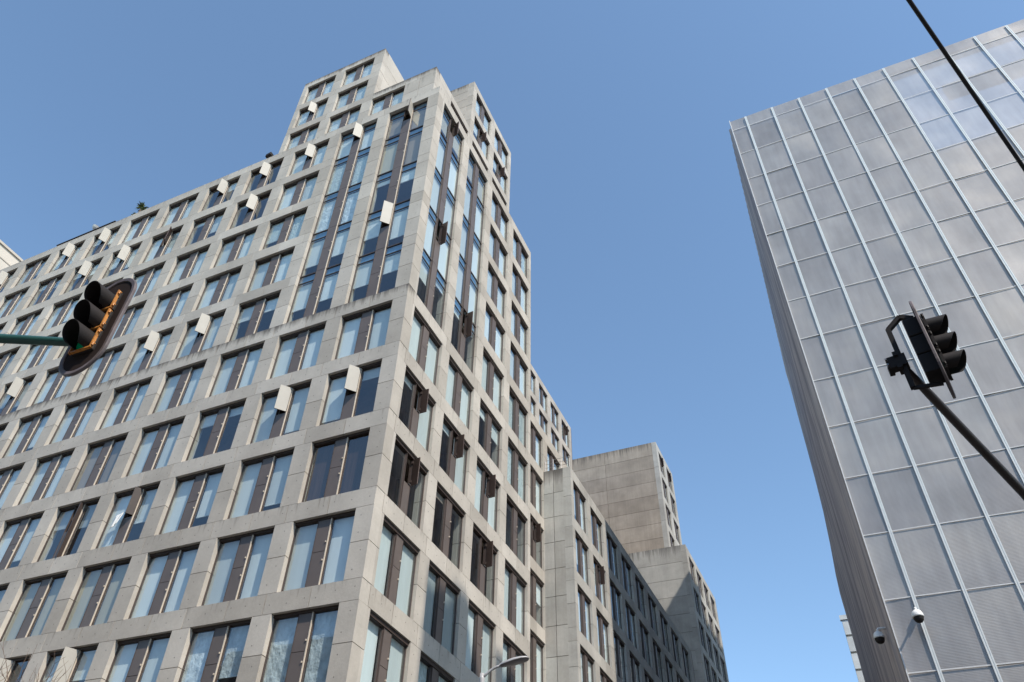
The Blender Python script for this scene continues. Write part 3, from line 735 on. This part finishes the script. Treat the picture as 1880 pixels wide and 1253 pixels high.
# ================================================================== traffic signals
def signal(name, label, loc, yaw, group, back, arm):
    o = thing(name, label, 'traffic light', loc, group)
    w = Vector((math.sin(yaw), -math.cos(yaw), 0)); u = Vector((math.cos(yaw), math.sin(yaw), 0)); z = Vector((0,0,1)); loc = Vector(loc)
    def P(a, b, c): return loc+u*a+z*b+w*c
    SP, HW = .245, .125
    # oval back plate: dark face, paler rolled rim
    PH, PW = 1.20, .54
    def oval(s, n=48):
        pts = []
        hh, r = PH/2*s, PW/2*s
        for i in range(n):
            t = 2*math.pi*i/n; c, q = math.cos(t), math.sin(t)
            pts.append((r*c, (hh-r)*(1 if q > 0 else -1)*min(1, abs(q)*3.5)+r*q))
        return pts
    m = MB(); n = 48; so, si = 1.0, .86
    hh, r = PH/2, PW/2
    def ring(dr, c): 
        rr = r-dr; out_ = []
        for i in range(n):
            t = 2*math.pi*(i+.5)/n; cy = (hh-r)*(1 if math.sin(t) > 0 else -1)
            out_.append(P(rr*math.cos(t), cy+rr*math.sin(t), c))
        return out_
    rings = [(0, -.035), (0, -.015), (.008, -.008), (.040, -.010), (.044, -.020)]
    base = []
    for dr, c in rings:
        base.append(len(m.v)); m.v += ring(dr, c); m.wet += [0.0]*n
    for b0, b1 in zip(base, base[1:]):
        for t in range(n):
            q = (t+1) % n; m.f.append((b0+t, b0+q, b1+q, b1+t)); m.m.append(m.mi('platerim')); m.tone.append(.5)
    m.f.append(tuple(base[-1]+t for t in range(n))); m.m.append(m.mi('platedark')); m.tone.append(.5)
    m.f.append(tuple(base[0]+t for t in reversed(range(n)))); m.m.append(m.mi('platedark')); m.tone.append(.5)
    m.build('backplate', o)
    # three sections
    names = ('red', 'amber', 'green')
    hb = MB()
    for i in (1, 0, -1):
        b = i*SP
        hb.hexa([P(x, y, c) for c in (-.17 if back else -.06, .008) for x, y in ((-HW,b-SP/2+.004), (HW,b-SP/2+.004), (HW,b+SP/2-.004), (-HW,b+SP/2-.004))], 'black', .5)
    hb.build('housing', o, bevel=.012)
    dr = MB(); dk = 'black' if back else 'yellow'     # door edges, hinges, wing nuts; shade on the side-on signal painted as black
    for i in (1, 0, -1):
        b = i*SP
        for q in (1, -1):
            dr.hexa([P(x, y, c) for c in (.0085, .036) for x, y in ((q*HW-.010,b-SP/2+.010), (q*HW+.004,b-SP/2+.010), (q*HW+.004,b+SP/2-.010), (q*HW-.010,b+SP/2-.010))], dk, .5)
            for t in (-.078, .078):
                dr.tube([P(q*(HW+.010), b+t-.014, .024), P(q*(HW+.010), b+t+.014, .024)], .012, dk, 8)
                dr.tube([P(q*(HW+.010), b+t, .02), P(q*(HW+.034), b+t, .02)], .006, dk, 6)
        dr.hexa([P(x, y, c) for c in (.0085, .034) for x, y in ((-HW+.016,b-SP/2+.010), (HW-.016,b-SP/2+.010), (HW-.016,b-SP/2+.024), (-HW+.016,b-SP/2+.024))], dk, .5)
    dr.build('door_frame', o)
    for i, cn in zip((1, 0, -1), names):
        b = i*SP
        le = MB(); prof = [(.0, .030), (.04, .028), (.075, .02), (.098, .006), (.1, .0)]
        le.lathe(P(0, b, .010), list(reversed(prof)), 'lens_green' if cn == 'green' else 'lens_off', 28, w)
        l = le.build('lens', o, smooth=True)
        l['label'] = {'red': 'unlit top lens', 'amber': 'unlit middle lens', 'green': 'green bottom lens'}[cn]
        vi = MB(); nseg = 40; R0, LEN = .108, .222
        prev = None
        def rim(t, rad):
            L_ = LEN*(.30+.70*max(0, .5+.5*math.cos(t))**.55)
            x, y = rad*math.sin(t), rad*math.cos(t)
            return P(x, b+y, .010), P(x*.97, b+y*.97-.02*(L_/LEN), .010+L_)
        T0 = math.radians(152)
        a_out = vi.mi('black'); a_in = vi.mi('blackin')
        for q in range(nseg):
            t0 = -T0+2*T0*q/nseg; t1 = -T0+2*T0*(q+1)/nseg
            A0, A1 = rim(t0, R0); B0, B1 = rim(t1, R0); C0, C1 = rim(t0, R0-.006); D0, D1 = rim(t1, R0-.006)
            vi.poly([A0, B0, B1, A1], 'black'); vi.poly([C1, D1, D0, C0], 'blackin'); vi.poly([A1, B1, D1, C1], 'black')
        vi.build('visor', o, smooth=True)
    br = MB()
    if back:   # C-shaped hanger behind the head
        bx = -.32
        br.bar(P(0, -.40, bx), P(0, .40, bx), .05, .06, 'black', u)
        br.bar(P(0, .40, bx), P(0, .52, -.17), .045, .05, 'black', u); br.bar(P(0, .52, -.18), P(0, .44, -.06), .045, .05, 'black', u)
        br.bar(P(0, -.40, bx), P(0, -.45, -.06), .03, .035, 'black', u)
        for q in (.03, -.13): br.bar(P(-.07, q, bx-.03), P(.07, q, bx-.03), .05, .05, 'black')
        br.bar(P(0, -.05, bx+.05), P(0, -.05, bx-.14), .10, .14, 'black'); br.bar(P(.04, -.12, bx-.12), P(.04, -.02, bx-.12), .10, .05, 'black')
        for q in (-.02, -.09): br.tube([P(-.09, q, bx-.13), P(.09, q, bx-.13)], .010, 'steel', 8)
    else:
        br.bar(P(-.06, -.22, -.06), P(-.06, -.22, -.13), .08, .09, 'black')
    br.build('bracket', o)
    return o
s1 = signal('traffic_light', 'black oval-backed traffic light with orange door edges seen from the front', (7.487, -15.319, -6.041+G), 0.01, 'traffic lights', False, None)
s2 = signal('traffic_light', 'traffic light seen from the side in silhouette against the screened tower', (14.398, -11.096, -5.131+G), 1.41, 'traffic lights', True, None)
def mast(name, label, pts, rad, base, mat, prad):
    o = thing(name, label, 'signal mast', (base[0], base[1], 0))
    m = MB(); m.tube(pts, rad, mat, 14); m.build('arm', o, smooth=True)
    p = MB(); p.tube([(base[0], base[1], .14), (base[0], base[1], base[2])], [prad*1.15, prad*.85], mat, 16); p.lathe((base[0], base[1], .14), [(prad*2.2, 0), (prad*2.2, .03), (prad*1.2, .06), (prad*1.1, .3)], mat); p.build('pole', o, smooth=True)
    return o
zA = -6.0+G
mast('signal_mast', 'dark green arm reaching in from the left to carry the front-facing signal', [(7.44,-15.20,zA-.25), (7.25,-15.17,zA-.06), (6.99,-15.2,zA), (6.39,-15.5,zA), (4.2,-16.59,zA-.05), (3.0,-17.19,zA-.25)], [.040,.042,.042,.046,.055,.06], (3.0, -17.19, zA-.1), 'greenpaint', .09)
A2 = Vector((14.08, -11.0, -5.20+G)); B2 = Vector((15.03, -8.79, -5.62+G))
mast('signal_mast', 'dark brown arm slanting up from the lower right to the side-on signal', [A2+(A2-B2)*.02, A2+(B2-A2)*.2, A2+(B2-A2)*.6, B2, B2+(B2-A2)*1.2+Vector((0,0,-.5)), B2+(B2-A2)*1.5+Vector((0,0,-1.2))], [.036,.046,.048,.050,.06,.08], ((B2+(B2-A2)*1.5).x, (B2+(B2-A2)*1.5).y, B2.z-1.0), 'brownmetal', .12)

# ================================================================== cable
def cable():
    a, b = Vector((14.83-.6, -14.09-1.4, -3.66+G+1.9)), Vector((16.03+1.0, -11.07+2.4, -2.91+G-1.6))
    m = MB(); pts = []
    P0, P1 = Vector((14.83, -14.09, -3.66+G)), Vector((15.60, -12.10, -4.05+G))
    d = P1-P0
    for i in range(41):
        t = -2+i*.125*1.0
        p = P0+d*t; p.z += .012*t*(t-1); pts.append(p)
    m.tube(pts, .019, 'cable', 8); o = m.build('cable', smooth=True)
    o['label'] = 'black overhead cable crossing the top right corner of the sky'; o['category'] = 'cable'
cable()

# ================================================================== street lamp
def lamp():
    D = 6.3*U
    dh, db = Vector((-.372,.855,.361)), Vector((-.409,.846,.343))
    ph, pb = CP+dh*D, CP+db*D
    o = thing('street_lamp', 'grey street lamp with oval head on a curved arm below the corner facade', 'street lamp', (pb.x, pb.y, 0))
    m = MB(); ax = (ph-pb).normalized(); axh = Vector((ax.x, ax.y, .22)).normalized()
    sd = axh.cross(Vector((0,0,1))).normalized(); up = sd.cross(axh)
    n = 24; secs = [(-.36,.05,.045), (-.32,.085,.065), (-.18,.13,.085), (.0,.165,.095), (.18,.165,.08), (.30,.12,.055), (.35,.05,.025)]
    base = []
    for s, ww, hh in secs:
        base.append(len(m.v))
        for t in range(n):
            q = 2*math.pi*t/n; yy = math.sin(q); m.v.append(ph+axh*s+sd*ww*math.cos(q)+up*(hh*yy if yy > 0 else hh*.35*yy)); m.wet.append(0)
    for b0, b1 in zip(base, base[1:]):
        for t in range(n):
            q = (t+1) % n; m.f.append((b0+t, b0+q, b1+q, b1+t)); m.m.append(m.mi('alu' if t < n//2 else 'lampglass')); m.tone.append(.5)
    m.f.append(tuple(base[0]+t for t in range(n))); m.m.append(0); m.tone.append(.5)
    m.f.append(tuple(base[-1]+t for t in reversed(range(n)))); m.m.append(0); m.tone.append(.5)
    m.build('lamp_head', o, smooth=True)
    a = MB(); e = ph-axh*.34
    mid = (pb+e)/2+Vector((0,0,.06))
    a.tube([pb, pb*.6+mid*.4+Vector((0,0,.01)), mid, mid*.4+e*.6+Vector((0,0,.02)), e], [.032,.03,.028,.028,.03], 'alu', 10); a.build('arm', o, smooth=True)
    p = MB(); p.tube([(pb.x, pb.y, 0), (pb.x, pb.y, pb.z+.12)], [.09, .05], 'alu', 14); p.build('pole', o, smooth=True)
    c = MB(); c.lathe(pb-Vector((0,0,.05)), [(.062,-.08), (.066,0), (.066,.06), (.05,.1)], 'alu'); c.tube([pb+Vector((-.03,.02,-.1)), pb+Vector((.14,-.02,-.12))], .03, 'steel', 8); c.build('clamp', o)
lamp()

# ================================================================== security cameras on the screened tower
def seccam(label, dome, wallp, group):
    dome, wallp = Vector(dome), Vector(wallp)
    o = thing('security_camera', label, 'security camera', wallp, group)
    m = MB(); m.lathe(dome, [(.0,.24), (.10,.23), (.17,.17), (.215,.06), (.225,-.02), (.225,-.06), (.19,-.065)], 'white_pl', 28); m.build('cap', o, smooth=True)
    b = MB(); b.lathe(dome, [(.195,-.05), (.195,-.10), (.17,-.19), (.11,-.26), (.0,-.29)], 'black', 28); b.build('dome', o, smooth=True)
    a = MB(); top = dome+Vector((0,0,.30)); w2 = Vector((wallp.x, wallp.y, top.z))
    a.tube([dome+Vector((0,0,.2)), top, top+(w2-top)*.12+Vector((0,0,.06)), w2+Vector((0,0,.05))], [.05,.05,.045,.045], 'white_pl', 10); a.bar(w2+Vector((0,0,-.1)), w2+Vector((0,0,.2)), .2, .05, 'white_pl', Vector((1,0,0))); a.build('bracket', o)
def pixel_at(x, y, yplane):
    d = CR*((x-940-PPX)/FPX)-CU*((y-626.5-PPY)/FPX)+CF
    return CP+d*((yplane-CP.y)/d.y)
q = pixel_at(1685, 1131, (EY-.24)*U); seccam('white dome security camera on the front of the screened tower casting a slanting shadow', q, (q.x, (EY-.03)*U, q.z), 'dome cameras')
q = pixel_at(1614, 1170, (EY+.42)*U); seccam('white dome security camera hung off the brown side of the screened tower', q, ((EX-.02)*U, (EY+.42)*U, q.z), 'dome cameras')

# ================================================================== small things on roofs and windows
def yucca():
    b = M(-7.12, .12, T(9)-.02); o = thing('yucca', 'small spiky plant growing on the roof edge of the left wing', 'plant', b)
    t = MB(); t.tube([b, b+Vector((.05,0,.7)), b+Vector((-.02,.02,1.25))], [.13,.10,.08], 'bark', 8); t.build('trunk', o)
    l = MB(); rr = random.Random(4)
    for c, n, s in ((b+Vector((-.02,.02,1.3)), 70, .55), (b+Vector((.3,.05,.95)), 30, .36), (b+Vector((-.3,.02,.6)), 24, .34)):
        for _ in range(n):
            d = Vector((rr.gauss(0,1), rr.gauss(0,1), rr.gauss(.35,.8))).normalized(); ln = s*rr.uniform(.6,1.1); sd = d.orthogonal().normalized()*.03
            e = c+d*ln+Vector((0,0,-.15*ln)); l.poly([c-sd, c+sd, c+d*ln*.6+sd*1.3, e, c+d*ln*.6-sd*1.3], 'leaf', rr.random())
    l.build('leaves', o)
yucca()
def net():
    m = MB(); z = T(9)+.03
    m.hexa([M(x,y,q) for q in (z+.025, z+.042) for x, y in ((-9.3,.0), (-7.6,.0), (-7.6,.5), (-9.3,.5))], 'net')
    for i in range(8):
        x = -9.25+i*.23; m.box(x, x+.012, .01, .022, z-.03, z+.025, 'net')
    o = m.build('shade_canopy'); o['label'] = 'low black shade canopy along the roof edge of the left wing'; o['category'] = 'canopy'
net()
def antenna():
    b = M(-8.42, .12, T(9)+.12); o = thing('antenna', 'small white antenna on the roof edge beside the black canopy', 'antenna', b)
    m = MB(); m.tube([b, b+Vector((0,0,.55))], .03, 'white_pl', 8); m.build('mast', o)
    d = MB(); d.lathe(b+Vector((.03,-.05,.55)), [(.02,-.05), (.14,0), (.2,.12), (.22,.28)], 'white_pl', 16, Vector((.35,-.2,.9)).normalized()); d.build('dish', o)
antenna()
def fixture():  # small dark roof object of undetermined kind
    b = M(-3.72, .1, T(9)); o = thing('roof_fixture', 'small black fixture on the roof edge at the foot of the left tower', 'fixture', b)
    m = MB(); m.tube([b, b+Vector((0,0,.6))], .035, 'black', 8); m.build('post', o)
    m = MB(); m.hexa([b+Vector(q) for q in ((-.28,-.25,.5), (.1,-.25,.6), (.1,.05,.6), (-.28,.05,.5), (-.28,-.25,.75), (.1,-.25,.85), (.1,.05,.85), (-.28,.05,.75))], 'black'); m.build('head', o, bevel=.03)
fixture()
def railing():
    o = thing('roof_railing', 'thin steel railing along the stained roof edge of the low block', 'railing', M(-.3, 6.1, T(5)))
    m = MB()
    for z in (.12, .2, .28): m.tube([M(-.52, 6.1, T(5)+z), M(-.04, 6.1, T(5)+z)], .014, 'steel', 6)
    m.build('rail', o)
    for x in (-.52, -.36, -.2, -.04):
        p = MB(); p.tube([M(x, 6.1, T(5)), M(x, 6.1, T(5)+.29)], .016, 'steel', 6); p.build('post', o)
railing()
def hanging_cloth():
    m = MB(); F = FL; a0 = 3.705; z0 = 1.47
    n = 8
    for side in (0,):
        base = len(m.v)
        for j in range(n+1):
            for i in range(n+1):
                u, v = i/n, j/n
                a = a0+.13*u*(1-.30*v)+.02*v; d = .022-.03*v-.008*math.sin(u*11)*(.3+v); z = z0-.17*v-.035*u*(1+v)
                m.v.append(F.p(a, d, z)); m.wet.append(0)
        for j in range(n):
            for i in range(n):
                q = base+j*(n+1)+i; m.f.append((q, q+1, q+n+2, q+n+1)); m.m.append(m.mi('cloth')); m.tone.append(.5)
    o = m.build('hanging_cloth', smooth=True); o['label'] = 'white cloth hung out of an open window in the lower left facade'; o['category'] = 'cloth'
    s = o.modifiers.new('Solidify', 'SOLIDIFY'); s.thickness = .006
hanging_cloth()
def rack():
    a = MB(); c = Vector(FU.p(3.30, RDS['L']+.022, T(10)+.06))
    for dx in (-.16, 0, .16, .32): a.bar(c+Vector((dx-.35,0,-.05)), c+Vector((dx,0,.52)), .02, .07, 'white_pl'); a.bar(c+Vector((dx,0,.52)), c+Vector((dx+.22,0,.1)), .02, .07, 'white_pl')
    o = a.build('drying_rack'); o['label'] = 'white folding drying rack behind the glass at the foot of the left tower'; o['category'] = 'drying rack'
rack()
def bare_tree():
    d = Vector((-.80,.54,.275)); base = CP+d*((-1.6*U-CP.y)/d.y)
    b = Vector((base.x-.6, base.y, .14)); o = thing('bare_tree', 'bare brown street tree whose twigs reach into the bottom left corner', 'tree', b)
    rr = random.Random(9); t = MB(); tw = MB(); top = base.z+.75
    t.tube([b, b+Vector((.1,0,2)), b+Vector((0,.1,4.6))], [.2,.16,.13], 'bark', 10)
    def grow(p, dr, ln, rad, dep, mb):
        pts = [p]; q = p; d_ = dr.copy()
        for i in range(4):
            d_ = (d_+Vector((rr.gauss(0,.12), rr.gauss(0,.12), rr.gauss(.05,.08)))).normalized(); q = q+d_*ln/4; pts.append(q)
        mb.tube(pts, [rad, rad*.9, rad*.8, rad*.7, rad*.6], 'bark' if mb is t else 'twig', 5 if dep > 1 else 7, caps=False)
        if dep < 6:
            for k in range(3 if dep < 4 else 2):
                nd = (d_+Vector((rr.gauss(0,.55), rr.gauss(0,.55), rr.gauss(.12,.35)))).normalized()
                grow(pts[rr.choice((2,3,4))], nd, ln*rr.uniform(.62,.85), rad*.58, dep+1, tw)
    for k in range(5):
        an = k*1.26; grow(b+Vector((0,.1,4.4)), Vector((math.cos(an)*.5, math.sin(an)*.5, 1)).normalized(), (top-4.6)*.36, .075, 1, t)
    t.build('trunk', o, smooth=True); tw.build('twigs', o)
bare_tree()

# ================================================================== light
w = bpy.data.worlds.new('World'); sc.world = w; w.use_nodes = True; nt = w.node_tree; nt.nodes.clear()
sky = nt.nodes.new('ShaderNodeTexSky'); sky.sky_type = 'NISHITA'; sky.sun_disc = False
sky.sun_elevation = SUN_EL; sky.sun_rotation = math.pi/2+SUN_AZ
sky.altitude = 1200; sky.air_density = 1.0; sky.dust_density = .8; sky.ozone_density = .0
bg = nt.nodes.new('ShaderNodeBackground'); bg.inputs['Strength'].default_value = .15
wo = nt.nodes.new('ShaderNodeOutputWorld'); nt.links.new(mixc(nt, 1, sky.outputs[0], (.93, 1.045, 1.04), 'MULTIPLY'), bg.inputs[0]); nt.links.new(bg.outputs[0], wo.inputs[0])
sl = bpy.data.lights.new('sun', 'SUN'); sl.energy = 3.2; sl.angle = math.radians(.5); sl.color = (1, .93, .83)
so = bpy.data.objects.new('sun', sl); COL.objects.link(so); so.rotation_euler = SUN.to_track_quat('Z', 'Y').to_euler(); so.location = (60, -60, 80)

# ================================================================== camera
cd = bpy.data.cameras.new('camera'); co = bpy.data.objects.new('camera', cd); COL.objects.link(co); sc.camera = co
cd.sensor_width = 36; cd.lens = 36*FPX/1880; cd.shift_x = -PPX/1880; cd.shift_y = PPY/1880; cd.clip_end = 6000; cd.clip_start = .05
mw = Matrix((( CR.x, CU.x, -CF.x, CP.x), (CR.y, CU.y, -CF.y, CP.y), (CR.z, CU.z, -CF.z, CP.z), (0,0,0,1))); co.matrix_world = mw
sc.view_settings.view_transform = 'Standard'; sc.view_settings.look = 'None'; sc.view_settings.exposure = 0.75; sc.view_settings.gamma = 1
sc.cycles.max_bounces = 8; sc.cycles.transparent_max_bounces = 12
